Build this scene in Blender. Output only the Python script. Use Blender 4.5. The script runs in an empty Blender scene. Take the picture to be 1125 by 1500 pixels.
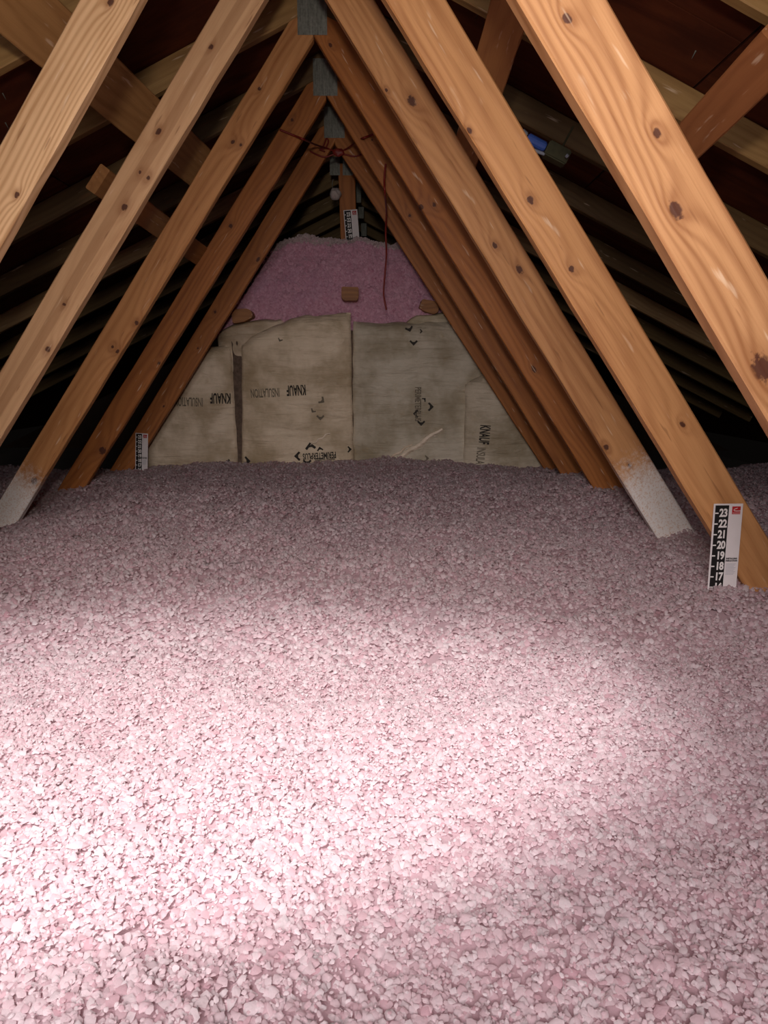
import bpy, bmesh, math, random
import numpy as np
from mathutils import Vector, Matrix

C = bpy.context.scene.collection
random.seed(7)
RNG = np.random.RandomState(11)

# ------------------------------------------------------------------ camera, light, exposure
F_PX, PITCH, ROLL = 1083.0, 0.1866, 0.004
cam_data = bpy.data.cameras.new('camera')
cam_data.sensor_fit = 'VERTICAL'
cam_data.sensor_height = 36.0
cam_data.lens = 36.0 * F_PX / 1500.0
cam_data.clip_start = 0.02
cam = bpy.data.objects.new('camera', cam_data)
cam.matrix_world = Matrix.Rotation(math.pi / 2 - PITCH, 4, 'X') @ Matrix.Rotation(ROLL, 4, 'Z')
C.objects.link(cam)
bpy.context.scene.camera = cam

world = bpy.data.worlds.new('world')
bpy.context.scene.world = world
world.use_nodes = True
world.node_tree.nodes['Background'].inputs[0].default_value = (0.02, 0.016, 0.014, 1)
world.node_tree.nodes['Background'].inputs[1].default_value = 0.1

def aim(o, target):
    d = Vector(target) - o.location
    o.rotation_euler = d.to_track_quat('-Z', 'Y').to_euler()

def spot(name, loc, target, power, angle, blend, radius, color, scale=(1, 1, 1)):
    l = bpy.data.lights.new(name, 'SPOT')
    l.energy = power; l.spot_size = math.radians(angle); l.spot_blend = blend
    l.shadow_soft_size = radius; l.color = color
    o = bpy.data.objects.new(name, l); C.objects.link(o)
    o.location = loc; aim(o, target); o.scale = scale
    return o

# head lamp: broad spill over the trusses, and its tight beam on the insulation in front
spot('lamp_spill', (-0.05, 0.0, 0.25), (-0.35, 2.0, 0.72), 54, 128, 1.0, 0.045, (1.0, 0.90, 0.80))
spot('lamp_beam', (-0.28, -0.36, 0.95), (-0.46, 0.93, -0.49), 190, 24, 0.42, 0.10, (1.0, 0.97, 0.97), (2.4, 1, 1))
# added unseen fill light behind the camera, softens shadows on the insulation
hl = bpy.data.lights.new('added_soft_fill', 'AREA'); hl.shape = 'RECTANGLE'; hl.size = 1.1; hl.size_y = 0.8; hl.energy = 13.5; hl.spread = math.radians(95); hl.color = (1.0, 0.93, 0.94)
ho = bpy.data.objects.new('added_soft_fill', hl); C.objects.link(ho); ho.location = (-0.25, -0.9, 0.55); aim(ho, (-0.05, 1.1, -0.5))

vs = bpy.context.scene.view_settings
vs.view_transform = 'Standard'; vs.look = 'None'; vs.gamma = 1.0
vs.use_curve_mapping = False
vs.exposure = 0.0

# ------------------------------------------------------------------ helpers
def W(px, py, Y):
    """point of the photograph's ray at depth Y (used to measure where things stand)"""
    cx = (px - 562.5) / F_PX; cy = -(py - 750) / F_PX
    cr, sr = math.cos(ROLL), math.sin(ROLL)
    cx, cy = cr * cx - sr * cy, sr * cx + cr * cy
    fy = math.cos(PITCH) + cy * math.sin(PITCH); fz = -math.sin(PITCH) + cy * math.cos(PITCH)
    return Vector((cx / fy * Y, Y, fz / fy * Y))

def wloc(o):
    v = Vector(o.location)
    while o.parent: o = o.parent; v += Vector(o.location)
    return v

def tag(o, label=None, cat=None, group=None, kind=None):
    if label: o['label'] = label
    if cat: o['category'] = cat
    if group: o['group'] = group
    if kind: o['kind'] = kind
    return o

def empty(name, loc):
    o = bpy.data.objects.new(name, None); C.objects.link(o)
    o.location = loc; o.empty_display_size = 0.05
    return o

def mesh_obj(name, verts, faces, mat, parent=None, loc=(0, 0, 0), rot=None, smooth=False):
    me = bpy.data.meshes.new(name)
    me.from_pydata([tuple(v) for v in verts], [], [tuple(f) for f in faces])
    me.update()
    if smooth: me.polygons.foreach_set('use_smooth', [True] * len(me.polygons))
    me.materials.append(mat)
    o = bpy.data.objects.new(name, me); C.objects.link(o)
    loc = Vector(loc)
    if parent is not None:
        o.parent = parent; loc = loc - wloc(parent)
    if rot is not None:
        o.rotation_mode = 'QUATERNION'; o.rotation_quaternion = rot
    o.location = loc
    return o

def bm_obj(name, bm, mat, parent=None, loc=(0, 0, 0), smooth=False):
    bmesh.ops.recalc_face_normals(bm, faces=bm.faces[:])
    me = bpy.data.meshes.new(name); bm.to_mesh(me); bm.free()
    if smooth: me.polygons.foreach_set('use_smooth', [True] * len(me.polygons))
    me.materials.append(mat)
    o = bpy.data.objects.new(name, me); C.objects.link(o)
    loc = Vector(loc)
    if parent is not None:
        o.parent = parent; loc = loc - wloc(parent)
    o.location = loc
    return o

def box_bm(sx, sy, sz, bevel=0.0, c=(0, 0, 0), bm=None):
    bm = bm or bmesh.new()
    r = bmesh.ops.create_cube(bm, size=1.0)
    for v in r['verts']:
        v.co = Vector((v.co.x * sx + c[0], v.co.y * sy + c[1], v.co.z * sz + c[2]))
    if bevel:
        es = list({e for v in r['verts'] for e in v.link_edges})
        bmesh.ops.bevel(bm, geom=es, offset=bevel, segments=2, affect='EDGES')
    return bm

def hash3(ix, iy, seed):
    h = (ix.astype(np.int64) * 374761393 + iy.astype(np.int64) * 668265263 + seed * 1442695041) & 0xffffffff
    h = ((h ^ (h >> 13)) * 1274126177) & 0xffffffff
    return ((h ^ (h >> 16)) & 0xffff) / 65535.0

def noise(x, y, seed=0):
    x = np.asarray(x, float); y = np.asarray(y, float)
    ix, iy = np.floor(x), np.floor(y)
    fx, fy = x - ix, y - iy
    fx = fx * fx * (3 - 2 * fx); fy = fy * fy * (3 - 2 * fy)
    a = hash3(ix, iy, seed); b = hash3(ix + 1, iy, seed)
    c = hash3(ix, iy + 1, seed); d = hash3(ix + 1, iy + 1, seed)
    return (a * (1 - fx) + b * fx) * (1 - fy) + (c * (1 - fx) + d * fx) * fy - 0.5

# ------------------------------------------------------------------ materials
class NT:
    def __init__(s, name):
        s.m = bpy.data.materials.new(name); s.m.use_nodes = True
        s.t = s.m.node_tree; s.t.nodes.clear()
        s.out = s.n('ShaderNodeOutputMaterial')
    def n(s, kind, **kw):
        nd = s.t.nodes.new(kind)
        for k, v in kw.items(): setattr(nd, k, v)
        return nd
    def l(s, a, b): s.t.links.new(a, b)
    def put(s, sock, v):
        if hasattr(v, 'is_output'): s.l(v, sock)
        elif v is not None:
            try: sock.default_value = v
            except Exception: sock.default_value = (*v, 1)
    def math(s, op, a, b=None, c=None, clamp=False):
        nd = s.n('ShaderNodeMath', operation=op, use_clamp=clamp)
        for i, v in enumerate((a, b, c)):
            if v is not None: s.put(nd.inputs[i], v)
        return nd.outputs[0]
    def mix(s, f, a, b, mode='MIX'):
        nd = s.n('ShaderNodeMix', data_type='RGBA', blend_type=mode)
        s.put(nd.inputs[0], f); s.put(nd.inputs[6], a); s.put(nd.inputs[7], b)
        return nd.outputs[2]
    def ramp(s, f, stops):
        nd = s.n('ShaderNodeValToRGB'); s.l(f, nd.inputs[0])
        e = nd.color_ramp.elements
        while len(e) < len(stops): e.new(0.5)
        for i, (p, c) in enumerate(stops):
            e[i].position = p; e[i].color = (*c, 1) if len(c) == 3 else c
        return nd.outputs[0]
    def noise(s, vec, scale, detail=3, rough=0.5, dist=0):
        nd = s.n('ShaderNodeTexNoise'); s.l(vec, nd.inputs['Vector'])
        nd.inputs['Scale'].default_value = scale; nd.inputs['Detail'].default_value = detail
        nd.inputs['Roughness'].default_value = rough; nd.inputs['Distortion'].default_value = dist
        return nd.outputs[0]
    def mapping(s, vec, scale, loc=(0, 0, 0)):
        nd = s.n('ShaderNodeMapping'); s.l(vec, nd.inputs[0])
        nd.inputs['Scale'].default_value = scale; nd.inputs['Location'].default_value = loc
        return nd.outputs[0]
    def step(s, v, a, b):
        nd = s.n('ShaderNodeMapRange', interpolation_type='SMOOTHSTEP'); s.l(v, nd.inputs[0])
        nd.inputs[1].default_value = a; nd.inputs[2].default_value = b
        return nd.outputs[0]
    def finish(s, color, rough=0.6, bump=None, bstr=0.3, bdist=0.002, metal=0.0, spec=0.3):
        p = s.n('ShaderNodeBsdfPrincipled')
        s.put(p.inputs['Base Color'], color); s.put(p.inputs['Roughness'], rough)
        p.inputs['Metallic'].default_value = metal
        p.inputs['Specular IOR Level'].default_value = spec
        if bump is not None:
            b = s.n('ShaderNodeBump'); b.inputs['Strength'].default_value = bstr
            b.inputs['Distance'].default_value = bdist
            s.l(bump, b.inputs['Height']); s.l(b.outputs[0], p.inputs['Normal'])
        s.l(p.outputs[0], s.out.inputs[0])
        return s.m

def wood(name, seed, base=(0.60, 0.335, 0.155), dark=(0.36, 0.165, 0.06), knots=(), stripe=None, dust=None, grain=1.0, freq=17.0):
    """pine board; local x runs along the board, local y across its wide face. knots: (x, y, radius)"""
    s = NT(name)
    oc = s.n('ShaderNodeTexCoord').outputs['Object']
    sep = s.n('ShaderNodeSeparateXYZ'); s.l(oc, sep.inputs[0])
    x, y, z = sep.outputs
    off = (seed * 3.71, seed * 1.93, seed * 0.77)
    slow = s.noise(s.mapping(oc, (1.3, 5, 5), off), 1.0, 2, 0.5)
    kn = None; core = None
    for (kx, ky, r) in knots:
        dx = s.math('MULTIPLY', s.math('SUBTRACT', x, kx), 0.50)
        dy = s.math('SUBTRACT', y, ky)
        d = s.math('SQRT', s.math('ADD', s.math('MULTIPLY', dx, dx), s.math('MULTIPLY', dy, dy)))
        g = s.math('DIVIDE', 1.0, s.math('ADD', 1.0, s.math('POWER', s.math('DIVIDE', d, r * 1.3), 2.0)))
        kn = g if kn is None else s.math('ADD', kn, g)
        dx2 = s.math('ADD', s.math('MULTIPLY', dx, 1.2 + 0.7 * ((seed * 7 + int(abs(kx) * 100)) % 5) / 4), s.math('MULTIPLY', s.math('SUBTRACT', s.noise(oc, 130, 2, 0.5), 0.5), r * 1.1))
        d2 = s.math('SQRT', s.math('ADD', s.math('MULTIPLY', dx2, dx2), s.math('MULTIPLY', dy, dy)))
        c = s.math('SUBTRACT', 1.0, s.step(d2, r * 0.45, r * 0.75))
        core = c if core is None else s.math('MAXIMUM', core, c)
    field = s.math('ADD', s.math('MULTIPLY', y, freq), s.math('MULTIPLY', slow, 3.2))
    field = s.math('ADD', field, s.math('MULTIPLY', z, 11.0))
    if kn is not None: field = s.math('ADD', field, s.math('MULTIPLY', kn, 0.9))
    rings = s.math('MULTIPLY', s.math('ADD', s.math('SINE', s.math('MULTIPLY', field, 14.0)), 1.0), 0.5)
    rings = s.math('POWER', rings, 1.6)
    fine = s.noise(s.mapping(oc, (6, 260, 260), off), 1.0, 3, 0.6)
    mid = s.noise(s.mapping(oc, (2.2, 34, 34), off), 1.0, 3, 0.55)
    blot = s.noise(s.mapping(oc, (4, 14, 14), off), 1.0, 2, 0.5)
    f = s.math('MULTIPLY', rings, 0.34 * grain)
    f = s.math('ADD', f, s.math('MULTIPLY', s.step(mid, 0.42, 0.75), 0.40))
    f = s.math('ADD', f, s.math('MULTIPLY', s.step(fine, 0.45, 0.8), 0.25))
    f = s.math('ADD', f, s.math('MULTIPLY', s.step(blot, 0.5, 0.85), 0.35), clamp=True)
    col = s.mix(f, (*base, 1), (*dark, 1))
    if stripe:
        sv, sw = stripe
        d = s.math('ABSOLUTE', s.math('SUBTRACT', s.math('ADD', y, s.math('MULTIPLY', s.math('SUBTRACT', slow, 0.5), 0.03)), sv))
        col = s.mix(s.math('MULTIPLY', s.math('SUBTRACT', 1.0, s.step(d, sw * 0.8, sw)), 0.5), col, (*[c * 0.8 for c in dark], 1))
    if kn is not None:
        halo = s.step(kn, 0.35, 0.95)
        col = s.mix(s.math('MULTIPLY', halo, 0.45), col, (0.24, 0.085, 0.025, 1))
        col = s.mix(s.math('MULTIPLY', core, 0.9), col, (0.055, 0.012, 0.006, 1))
    # old pitch streaks and scuffs
    sc = s.noise(s.mapping(oc, (9, 70, 70), (seed, 5, 2)), 1.0, 2, 0.5)
    col = s.mix(s.math('MULTIPLY', s.step(sc, 0.66, 0.76), 0.5), col, (0.80, 0.60, 0.42, 1))
    col = s.mix(s.math('MULTIPLY', s.math('SUBTRACT', 1.0, s.step(sc, 0.25, 0.33)), 0.5), col, (0.20, 0.075, 0.025, 1))
    if dust:
        d0, d1 = dust    # x where the dust starts and where it is thick
        edge = s.math('ADD', x, s.math('MULTIPLY', s.math('SUBTRACT', s.noise(oc, 70, 5, 0.8), 0.5), 0.26))
        mk = s.step(edge, d0, d1)
        mk = s.math('MULTIPLY', mk, s.math('SUBTRACT', 1.0, s.math('MULTIPLY', s.step(s.noise(oc, 190, 3, 0.7), 0.5, 0.62), 0.45)), clamp=True)
        col = s.mix(mk, col, (0.74, 0.69, 0.66, 1))
    h = s.math('ADD', s.math('MULTIPLY', rings, 0.5), s.math('ADD', s.math('MULTIPLY', fine, 0.7), s.math('MULTIPLY', mid, 0.5)))
    return s.finish(col, 0.58, h, 0.28, 0.0015, spec=0.35)

def plain(name, color, rough=0.6, metal=0.0, var=0.25, scale=40, bstr=0.2, spec=0.3):
    s = NT(name); oc = s.n('ShaderNodeTexCoord').outputs['Object']
    n = s.noise(oc, scale, 4, 0.6)
    col = s.mix(s.math('MULTIPLY', s.step(n, 0.3, 0.75), var), (*color, 1), (*[c * 0.35 for c in color], 1))
    return s.finish(col, rough, n, bstr, 0.001, metal, spec)

def steel_material():
    s = NT('galvanised_steel'); oc = s.n('ShaderNodeTexCoord').outputs['Object']
    n = s.noise(s.mapping(oc, (140, 10, 18)), 1.0, 3, 0.6)
    v = s.n('ShaderNodeTexVoronoi'); s.l(oc, v.inputs['Vector']); v.inputs['Scale'].default_value = 120
    col = s.ramp(n, [(0.3, (0.10, 0.105, 0.09)), (0.7, (0.30, 0.31, 0.27))])
    col = s.mix(0.3, col, s.mix(v.outputs[0], (0.12, 0.12, 0.10, 1), (0.35, 0.35, 0.31, 1)))
    return s.finish(col, 0.55, n, 0.3, 0.001, 0.35, 0.4)

def deck_material():
    s = NT('roof_plywood'); oc = s.n('ShaderNodeTexCoord').outputs['Object']
    n = s.noise(s.mapping(oc, (3, 14, 3)), 1.0, 4, 0.6, 0.8)
    n2 = s.noise(oc, 5, 4, 0.6)
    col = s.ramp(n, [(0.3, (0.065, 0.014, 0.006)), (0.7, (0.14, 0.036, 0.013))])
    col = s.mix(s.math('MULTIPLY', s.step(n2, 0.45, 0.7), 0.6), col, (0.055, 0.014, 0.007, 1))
    return s.finish(col, 0.75, n, 0.2, 0.002, spec=0.15)

def fluff_material(name, lo, hi, dirt, soft=(0, 0, 1.2)):
    """loose glass fibre; colour varies from tuft to tuft through the mesh's tuft attribute"""
    s = NT(name)
    at = s.n('ShaderNodeAttribute'); at.attribute_name = 'tuft'
    oc = s.n('ShaderNodeTexCoord').outputs['Object']
    col = s.mix(at.outputs['Fac'], (*lo, 1), (*hi, 1))
    big = s.noise(oc, 4.0, 3, 0.6)
    col = s.mix(s.math('MULTIPLY', s.step(big, 0.52, 0.72), 0.35), col, (*dirt, 1))
    small = s.noise(oc, 22.0, 3, 0.6)
    col = s.mix(s.math('MULTIPLY', s.step(small, 0.62, 0.78), 0.35), col, (0.82, 0.42, 0.49, 1))
    fib = s.noise(oc, 420.0, 2, 0.7)
    p = s.n('ShaderNodeBsdfDiffuse'); s.l(col, p.inputs[0])
    b = s.n('ShaderNodeBump'); b.inputs['Strength'].default_value = 0.5; b.inputs['Distance'].default_value = 0.002
    s.l(fib, b.inputs['Height'])
    ge = s.n('ShaderNodeNewGeometry')       # fibre wool scatters light inside, so shade with softened normals
    sm = s.n('ShaderNodeVectorMath', operation='ADD'); s.l(b.outputs[0], sm.inputs[0]); sm.inputs[1].default_value = soft
    nm = s.n('ShaderNodeVectorMath', operation='NORMALIZE'); s.l(sm.outputs[0], nm.inputs[0]); s.l(nm.outputs[0], p.inputs['Normal'])
    t = s.n('ShaderNodeBsdfTranslucent'); s.l(col, t.inputs[0])
    mx = s.n('ShaderNodeMixShader'); mx.inputs[0].default_value = 0.45
    s.l(p.outputs[0], mx.inputs[1]); s.l(t.outputs[0], mx.inputs[2])
    s.l(mx.outputs[0], s.out.inputs[0])
    return s.m

def batt_material(seed, tint=(1, 1, 1)):
    s = NT('batt_facing'); oc = s.n('ShaderNodeTexCoord').outputs['Object']
    off = (seed * 2.3, 0, seed * 1.1)
    streak = s.noise(s.mapping(oc, (5, 5, 34), off), 1.0, 4, 0.6, 0.6)
    blot = s.noise(s.mapping(oc, (1, 1, 1), off), 4.2, 4, 0.6)
    spots = s.noise(s.mapping(oc, (1, 1, 1), off), 16, 3, 0.6)
    a = [0.74 * tint[0], 0.62 * tint[1], 0.48 * tint[2]]
    col = s.mix(s.step(blot, 0.38, 0.68), (*a, 1), (a[0] * 0.60, a[1] * 0.56, a[2] * 0.48, 1))
    col = s.mix(s.math('MULTIPLY', s.step(streak, 0.5, 0.8), 0.35), col, (a[0] * 0.45, a[1] * 0.42, a[2] * 0.38, 1))
    col = s.mix(s.math('MULTIPLY', s.step(spots, 0.60, 0.78), 0.3), col, (0.42, 0.30, 0.12, 1))
    h = s.math('ADD', streak, s.math('MULTIPLY', spots, 0.6))
    return s.finish(col, 0.5, h, 0.9, 0.014, spec=0.3)

STEEL = steel_material()
DECK = deck_material()
WHITE = plain('white_plastic', (0.72, 0.66, 0.66), 0.5, var=0.06)
BLACK = plain('black_print', (0.010, 0.008, 0.008), 0.6, var=0.2)
NUM = plain('white_print', (0.75, 0.70, 0.68), 0.5, var=0.05)
RED = plain('red_print', (0.42, 0.02, 0.025), 0.5, var=0.05)
GREYP = plain('grey_print', (0.33, 0.33, 0.38), 0.6, var=0.1)
INK = plain('faded_ink', (0.045, 0.038, 0.032), 0.8, var=0.6, scale=120)
INK_FAINT = plain('faint_ink', (0.20, 0.165, 0.12), 0.8, var=0.5, scale=120)
WIRE = plain('dark_red_wire', (0.20, 0.018, 0.012), 0.45, var=0.3)
BLUE = plain('blue_plastic', (0.05, 0.11, 0.42), 0.45, var=0.3)
GREY = plain('grey_plastic', (0.30, 0.32, 0.38), 0.5, var=0.3)
OLIVE = plain('dark_olive_metal', (0.07, 0.065, 0.03), 0.5, var=0.5, metal=0.3)
PINK = fluff_material('pink_loose_fill', (0.80, 0.53, 0.58), (0.96, 0.84, 0.86), (0.80, 0.66, 0.70))
PINK_FAR = fluff_material('pink_batt_fibre', (0.74, 0.38, 0.50), (0.95, 0.62, 0.74), (0.74, 0.46, 0.62), (0, -0.6, 0.4))
DUST = fluff_material('grey_pink_dust', (0.60, 0.46, 0.46), (0.82, 0.68, 0.68), (0.55, 0.45, 0.45), (0, -0.6, 0.4))
WALLP = plain('dark_gable_board', (0.10, 0.06, 0.04), 0.8, var=0.4, scale=6)
DRY = plain('drywall_back', (0.5, 0.46, 0.42), 0.8, var=0.2, scale=6)
STUD_DIRTY = plain('dusty_stud_fibre', (0.145, 0.10, 0.075), 0.9, var=0.7, scale=45, bstr=0.6)

# ------------------------------------------------------------------ geometry of the roof
XR, H_IN, M_IN = -0.241, 1.078, 1.4616       # ridge, underside of the inner webs
CH0, CHS = 1.180, 0.49                       # underside of the top chords at the ridge, their slope
DECK0 = CH0 + 0.097
YN = [1.061, 1.610, 2.158, 2.707, 3.256, 3.804, 4.353, 4.902, 5.45, 6.0, 6.55]
FLOOR_Z = -0.95

def board(name, p0, p1, wdir, width, thick, mat, parent, start=(), end=(), seg=26, rough=0.0012, seed=0, c=0.003, taglabel=None):
    """a sawn board from p0 to p1; start/end: planes (point, normal) that cut its ends"""
    p0, p1 = Vector(p0), Vector(p1)
    ax = (p1 - p0).normalized()
    wd = Vector(wdir); wd = (wd - ax * wd.dot(ax)).normalized()
    nd = ax.cross(wd)
    L = (p1 - p0).length
    hw, ht = width / 2, thick / 2
    prof = []
    cols = [-hw + c, -hw * 0.5, 0, hw * 0.5, hw - c]
    for a in cols: prof.append((a, -ht))
    prof += [(hw, -ht + c), (hw, ht - c)]
    for a in reversed(cols): prof.append((a, ht))
    prof += [(-hw, ht - c), (-hw, -ht + c)]
    P = len(prof); verts = []
    rows = []
    for (a, b) in prof:
        t0, t1 = 0.0, L
        base = p0 + wd * a + nd * b
        for q, n in start:
            n = Vector(n); t0 = max(t0, (Vector(q) - base).dot(n) / ax.dot(n))
        for q, n in end:
            n = Vector(n); t1 = min(t1, (Vector(q) - base).dot(n) / ax.dot(n))
        rows.append((t0, max(t1, t0 + 0.001)))
    for i in range(seg + 1):
        for k, (a, b) in enumerate(prof):
            t0, t1 = rows[k]; t = t0 + (t1 - t0) * i / seg
            e = abs(a) > hw * 0.8
            j = rough * (2.4 if e else 0.4)
            na = float(noise(t * 9 + k * 0.31, seed * 1.7 + (1 if a > 0 else 5), seed)) * j
            nb = float(noise(t * 7 + k * 0.9, seed * 2.1 + 9, seed + 3)) * rough * 0.5
            verts.append((t, a + na, b + nb))
    faces = []
    for i in range(seg):
        for k in range(P):
            k2 = (k + 1) % P
            faces.append((i * P + k, i * P + k2, (i + 1) * P + k2, (i + 1) * P + k))
    faces.append(tuple(reversed(range(P)))); faces.append(tuple(seg * P + k for k in range(P)))
    rot = Matrix((ax, wd, nd)).transposed().to_quaternion()
    o = mesh_obj(name, verts, faces, mat, parent, p0, rot)
    bm = bmesh.new(); bm.from_mesh(o.data); bmesh.ops.recalc_face_normals(bm, faces=bm.faces[:]); bm.to_mesh(o.data); bm.free()
    return o

def local_xy(p0, p1, wdir, q):
    p0, p1 = Vector(p0), Vector(p1); ax = (p1 - p0).normalized()
    wd = Vector(wdir); wd = (wd - ax * wd.dot(ax)).normalized(); d = Vector(q) - p0
    return d.dot(ax), d.dot(wd)

def web(truss, n, side, px_edge, width, knots, seed, base, dark, stripe=None, dust=None, grain=1.0, label=None, freq=17.0):
    """inner web, from under the ridge down and outward into the insulation; px_edge = two measured points on its lower edge"""
    Y = YN[n]
    if px_edge:
        a, b = [W(x, y, Y) for x, y in px_edge]
        if a.z < b.z: a, b = b, a
    else:
        a = Vector((XR, Y, H_IN)); b = Vector((XR + side, Y, H_IN - M_IN))
    d = (b - a).normalized()
    out = Vector((side * abs(d.z), 0, abs(d.x)))          # away from the opening
    mid = out * (width / 2) + Vector((0, 0.0175, 0))
    t_top = (1.5 - a.z) / d.z; t_bot = (FLOOR_Z - a.z) / d.z
    p0 = a + d * t_top + mid; p1 = a + d * (t_bot + 0.12) + mid
    kk = []
    for (kx, ky, r) in knots:
        u, v = local_xy(p0, p1, out, W(kx, ky, Y)); kk.append((u, v, r))
    dd = None
    if dust:
        dd = tuple(local_xy(p0, p1, out, W(x, y, Y))[0] for x, y in dust)
    mat = wood('pine_web', seed, base, dark, kk, stripe, dd, grain, freq)
    o = board('web', p0, p1, out, width, 0.035, mat, truss,
              start=[((XR + side * 0.0008, 0, 0), (side, 0, 0)), ((XR, 0, CH0 - 0.001), (side * -CHS, 0, -1))],
              end=[((0, 0, FLOOR_Z + 0.002), (0, 0, -1))], seed=seed)
    if label: o['label'] = label
    return o

def chord(truss, n, side, seed, base=(0.55, 0.34, 0.15), dark=(0.36, 0.19, 0.07), knots=()):
    Y = YN[n]
    L = 3.55
    wid = 0.085
    nrm = Vector((side * CHS, 0, 1)).normalized()
    dirv = Vector((side, 0, -CHS)).normalized()
    a = Vector((XR, Y + 0.0175, CH0)) + nrm * wid / 2
    p0 = a - dirv * 0.06
    p1 = a + dirv * L
    kk = [(*local_xy(p0, p1, nrm, W(kx, ky, Y)), r) for kx, ky, r in knots]
    return board('top_chord', p0, p1, nrm, wid, 0.035, wood('pine_chord', seed, base, dark, kk), truss,
                 start=[((XR + side * 0.0008, 0, 0), (side, 0, 0))], seg=20, seed=seed)

def plate(truss, x0, x1, z0, z1, Y, label=None):
    """pressed steel connector plate with rows of punched teeth slots"""
    bm = bmesh.new()
    w, h = x1 - x0, z1 - z0
    box_bm(w, 0.0014, h, 0, (0, 0, 0), bm)
    nx, nz = max(3, int(w / 0.0125)), max(4, int(h / 0.016))
    for i in range(nx):
        for k in range(nz):
            cx = -w / 2 + w * (i + 0.5) / nx; cz = -h / 2 + h * (k + 0.5) / nz
            box_bm(0.0035, 0.0022, 0.0085, 0, (cx, -0.0012, cz), bm)
    return bm_obj('connector_plate', bm, STEEL, truss, ((x0 + x1) / 2, Y - 0.0015, (z0 + z1) / 2))

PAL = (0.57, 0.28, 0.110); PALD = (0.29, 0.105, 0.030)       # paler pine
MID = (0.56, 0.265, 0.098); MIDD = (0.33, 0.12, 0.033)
ORA = (0.41, 0.145, 0.034); ORAD = (0.20, 0.055, 0.011)      # orange pine, its tone lowered to mimic dimness on the far webs

TR = []
labels = [
 'nearest roof truss, its broad web crossing the top right corner',
 'second truss from the front, right web passing behind the large numbered ruler',
 'third roof truss from the front, right web dusted grey white at its foot',
 'fourth truss from the front, left web dusted white at its foot',
 'fifth truss from the front, big dark knot near foot of left web',
 'rearmost truss with slanting webs, right against the batt wall']
for n in range(6):
    t = empty('roof_truss', (XR, YN[n], FLOOR_Z + 0.002))
    tag(t, labels[n], 'roof truss', 'row of wooden roof trusses in the attic'); TR.append(t)
web(TR[0], 0, 1, [(758, 0), (996, 400)], 0.096, [(990, 308, .013), (962, 195, .008), (831, 28, .009), (1118, 540, .024)], 1, (0.52, 0.265, 0.115), (0.26, 0.10, 0.032), grain=1.5, freq=26)
web(TR[0], 0, -1, None, 0.094, [], 2, PAL, PALD)
web(TR[1], 1, 1, [(680, 187), (1025, 750)], 0.0975, [(777, 293, .011), (837, 394, .010), (688, 191, .007), (1000, 622, .008)], 3, PAL, PALD, grain=0.8)
web(TR[1], 1, -1, [(136, 120), (0, 363)], 0.0975, [(162, 3, .009), (25, 285, .008), (100, 260, .004)], 4, (0.72, 0.46, 0.25), (0.42, 0.22, 0.09), grain=1.7, freq=38)
web(TR[2], 2, 1, [(479, 0), (938, 748)], 0.104, [(603, 148, .017), (725, 360, .010), (761, 395, .013), (566, 132, .006), (888, 655, .012), (922, 682, .006)], 5, PAL, PALD, dust=((905, 668), (945, 722)), grain=0.8, label='pale web with its lower end dusted grey white')
web(TR[2], 2, -1, [(206, 300), (30, 593)], 0.096, [(232, 193, .010), (309, 69, .009), (182, 304, .013), (217, 261, .008), (94, 446, .008), (70, 512, .012), (205, 252, .006)], 6, (0.66, 0.40, 0.21), (0.44, 0.22, 0.095), stripe=(0.0, 0.016), grain=0.6)
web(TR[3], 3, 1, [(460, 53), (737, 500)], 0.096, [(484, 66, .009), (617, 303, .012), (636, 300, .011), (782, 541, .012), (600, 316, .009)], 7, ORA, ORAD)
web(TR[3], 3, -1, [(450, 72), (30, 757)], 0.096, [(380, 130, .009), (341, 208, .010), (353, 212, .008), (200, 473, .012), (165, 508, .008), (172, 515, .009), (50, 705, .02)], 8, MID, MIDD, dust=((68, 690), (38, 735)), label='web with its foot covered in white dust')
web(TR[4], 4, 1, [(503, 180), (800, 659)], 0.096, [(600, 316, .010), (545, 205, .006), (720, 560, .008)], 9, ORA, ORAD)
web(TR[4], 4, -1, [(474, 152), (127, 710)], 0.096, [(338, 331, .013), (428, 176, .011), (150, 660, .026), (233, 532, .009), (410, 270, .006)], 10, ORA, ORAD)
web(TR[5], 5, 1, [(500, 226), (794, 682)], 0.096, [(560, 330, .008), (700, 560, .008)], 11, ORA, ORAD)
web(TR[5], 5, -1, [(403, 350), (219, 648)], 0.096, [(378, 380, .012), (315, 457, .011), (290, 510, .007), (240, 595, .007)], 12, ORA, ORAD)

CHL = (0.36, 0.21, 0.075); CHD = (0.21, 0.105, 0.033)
for n in range(6):
    for side in (-1, 1):
        kn = []
        if n == 2 and side == 1: kn = [(968, 158, .016)]
        if n == 3 and side == -1: kn = [(236, 148, .016)]
        dim = 1.0 if n < 3 or side < 0 and n < 4 else 0.38      # chord colour darkened to stand in for the gloom further in
        chord(TR[n], n, side, 20 + n * 2 + side, [c * dim for c in CHL], [c * dim for c in CHD], kn)
    plate(TR[n], XR - 0.052, XR + 0.046, 1.100, 1.238, YN[n])

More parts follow.
